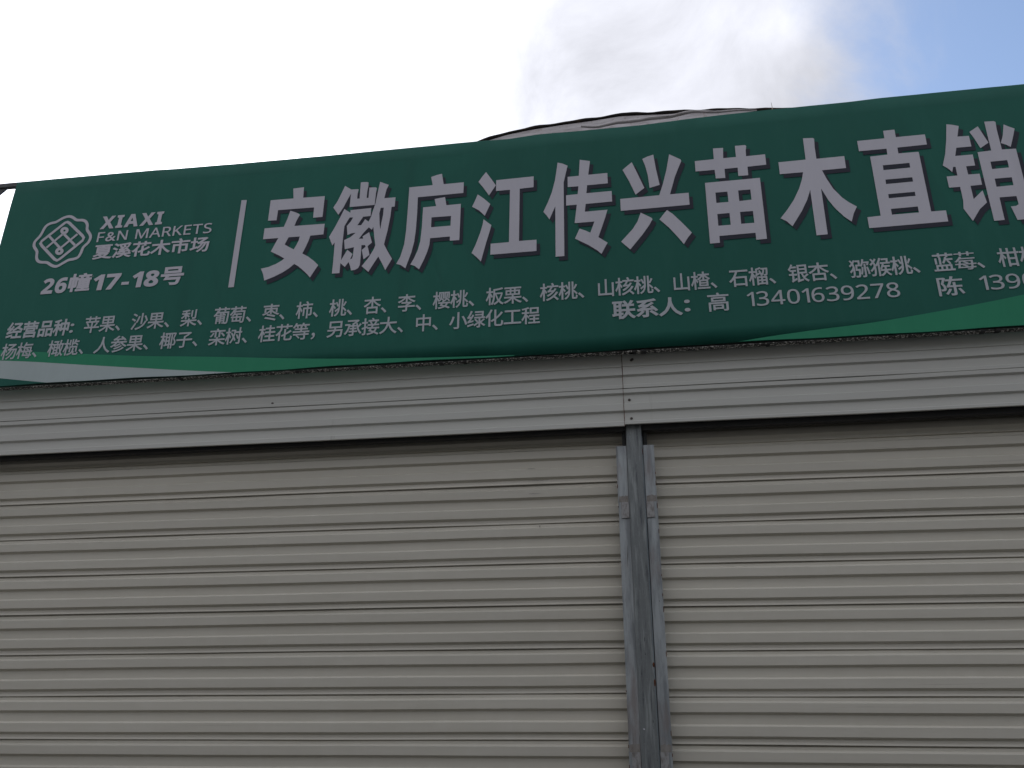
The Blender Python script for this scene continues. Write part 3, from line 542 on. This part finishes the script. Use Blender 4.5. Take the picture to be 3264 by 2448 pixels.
# frame of square tube behind the cloth
def tube_box(name, a, b, m='tube', bev=0.003):
    return box(name, M[m], sign, a, b, bev)
tube_box('frame_tube', (XB0 + 0.002, YB + 0.006, 5.437), (XB1 + 0.02, YB + 0.038, 5.462))
tube_box('frame_tube', (XB0 - 0.14, YB + 0.007, ZB + 0.006), (XB1 + 0.02, YB + 0.039, ZB + 0.046))
tube_box('bottom_strip', (XB0 + 0.13, YB + 0.012, ZB - 0.012), (XB1 - 0.1, YB + 0.050, ZB - 0.0075), 'crust', 0.0)
for x in (-4.665, -3.0, -1.5, 0.0, 1.5, 3.0, 4.32):
    tube_box('frame_tube', (x, YB + 0.042, 3.99 if x > -4.5 else 3.86), (x + 0.04, YB + 0.082, 5.475 if x < -4.5 else 5.435))
for x in (-3.0, -1.5, 0.0, 1.5, 3.0, -0.01):
    link('brace', tube_mesh('brace', [(x + 0.06, 0.1, 1.3), (x + 0.06, 1.4, 0.40)], 0.015, 6), M['tube'], sign)
tube_box('bracket', (-0.045, YB + 0.02, ZB - 0.012), (0.0, YB + 0.06, ZB + 0.004), 'zinc_light', 0.002)
for x in (-0.022, 0.028, 0.75, 2.0, -1.2, -2.9, -1.05, 1.92): tube_box('clip', (x, YB + 0.010, ZB - 0.0145), (x + 0.018 + 0.01 * random.random(), YB + 0.052, ZB - 0.001), 'dark', 0.0)
tube_box('frame_tube', (XB0 - 0.175, YB + 0.008, 5.4520), (XB0 - 0.001, YB + 0.040, 5.4900))
gv_ = [(-4.60, 0.02, 5.452), (-4.520, 0.02, 5.452), (-4.570, 0.02, 5.40), (-4.60, 0.02, 5.34)]
gv_ = [(x, y, z - ZB) for x, y, z in gv_] + [(x, y + 0.012, z - ZB) for x, y, z in gv_]
link('corner_gusset', mesh('corner_gusset', gv_, [(0, 1, 2, 3), (7, 6, 5, 4), (0, 4, 5, 1), (1, 5, 6, 2), (2, 6, 7, 3), (3, 7, 4, 0)]), M['tube'], sign)

# ------------------------------------------------------------------ plastic sheet bunched on the roof behind the banner
tarp = empty('plastic_sheet', (0, 5.15, 4.30), 'grey plastic sheet with dark felt edge bunched up behind the banner top', 'tarp')
def edge_z(x):
    T = [(TARP_EDGE[0][0] - 0.35, 5.46)] + TARP_EDGE + [(TARP_EDGE[-1][0] + 0.5, TARP_EDGE[-1][1] - 0.06)]
    for (a, za), (b, zb) in zip(T, T[1:]):
        if a <= x <= b: return za + (zb - za) * (x - a) / (b - a)
    return T[-1][1]
xa, xb = TARP_EDGE[0][0] - 0.3, TARP_EDGE[-1][0] + 0.4
NX = 90; v = []; f = []; rows = 22
for i in range(NX + 1):
    x = xa + (xb - xa) * i / NX; zt = edge_z(x) - 0.030
    for j in range(rows + 1):
        t = j / rows
        if t < 0.6:
            s = t / 0.6; z = zt - s * 0.55; yy = -0.004 - 0.14 * s
            fold = 0.030 * math.sin(7.0 * x + 9.0 * s + 1.4 * math.sin(3 * x)) + 0.018 * math.sin(17 * x - 14 * s) + 0.012 * math.sin(31 * x + 22 * s)
            yy -= abs(fold) * min(1.0, s * 2.5); z += 0.008 * math.sin(11 * x + 2) * min(1, s * 5)
        v.append((x, yy, z - 4.30) if t < 0.6 else (x, yy, z - 4.30))
    # keep columns equal
for i in range(NX):
    for j in range(rows):
        f.append((i * (rows + 1) + j, (i + 1) * (rows + 1) + j, (i + 1) * (rows + 1) + j + 1, i * (rows + 1) + j + 1))
nr = int(rows * 0.6) + 1
vv2 = []; ff2 = []
for i in range(NX + 1): vv2 += v[i * (rows + 1): i * (rows + 1) + nr]
for i in range(NX):
    for j in range(nr - 1): ff2.append((i * nr + j, (i + 1) * nr + j, (i + 1) * nr + j + 1, i * nr + j + 1))
link('sheet', mesh('sheet', vv2, ff2, True), M['tarp'], tarp)
pts = [(xa + (xb - xa) * i / 80, 0.0, edge_z(xa + (xb - xa) * i / 80) - 0.012 - 4.30 + 0.002 * math.sin(i * 1.3)) for i in range(81)]
link('felt_edge', tube_mesh('felt_edge', pts, [0.0115 + 0.003 * math.sin(i * 0.7) for i in range(81)], 7), M['felt'], tarp)
bk = []; bf = []
for i in range(41):
    x = xa + (xb - xa) * i / 40
    bk += [(x, 0.005, edge_z(x) - 0.012 - 4.30), (x, 0.6, 0.75 + 0.02 * math.sin(5 * x)), (x, 1.6, 0.15)]
for i in range(40):
    for j in (0, 1): bf.append((i * 3 + j, i * 3 + 3 + j, i * 3 + 4 + j, i * 3 + 1 + j))
link('felt_sheet', mesh('felt_sheet', bk, bf, True), M['felt'], tarp)
fold = [(-0.30, -0.10, 5.700), (-0.20, -0.115, 5.690), (-0.06, -0.12, 5.706), (0.12, -0.12, 5.712), (0.30, -0.12, 5.722), (0.46, -0.115, 5.735), (0.66, -0.10, 5.722), (0.90, -0.09, 5.70)]
fold = smooth_line([(a, c_) for a, b, c_ in fold], 5)
fold = [(a, -0.115 + 0.004 * math.sin(a * 23), c_ - 4.324 + 0.003 * math.sin(a * 17)) for a, c_ in fold]
link('rolled_fold', tube_mesh('rolled_fold', fold, [0.004 + 0.009 * math.sin(math.pi * min(1, (i + 2) / (len(fold) + 2))) for i in range(len(fold))], 10), M['tarp'], tarp)

# twig caught on the banner's top edge
tw = link('dry_twig', tube_mesh('dry_twig', [(0, 0, -0.02), (0.001, 0, 0.015), (-0.001, 0.001, 0.052)], [0.0022, 0.0018, 0.0008], 5), M['twig'], None, (0.960, YB + 0.01, 5.512))
tw['label'] = 'thin pale twig standing up on the banner top edge'; tw['category'] = 'twig'
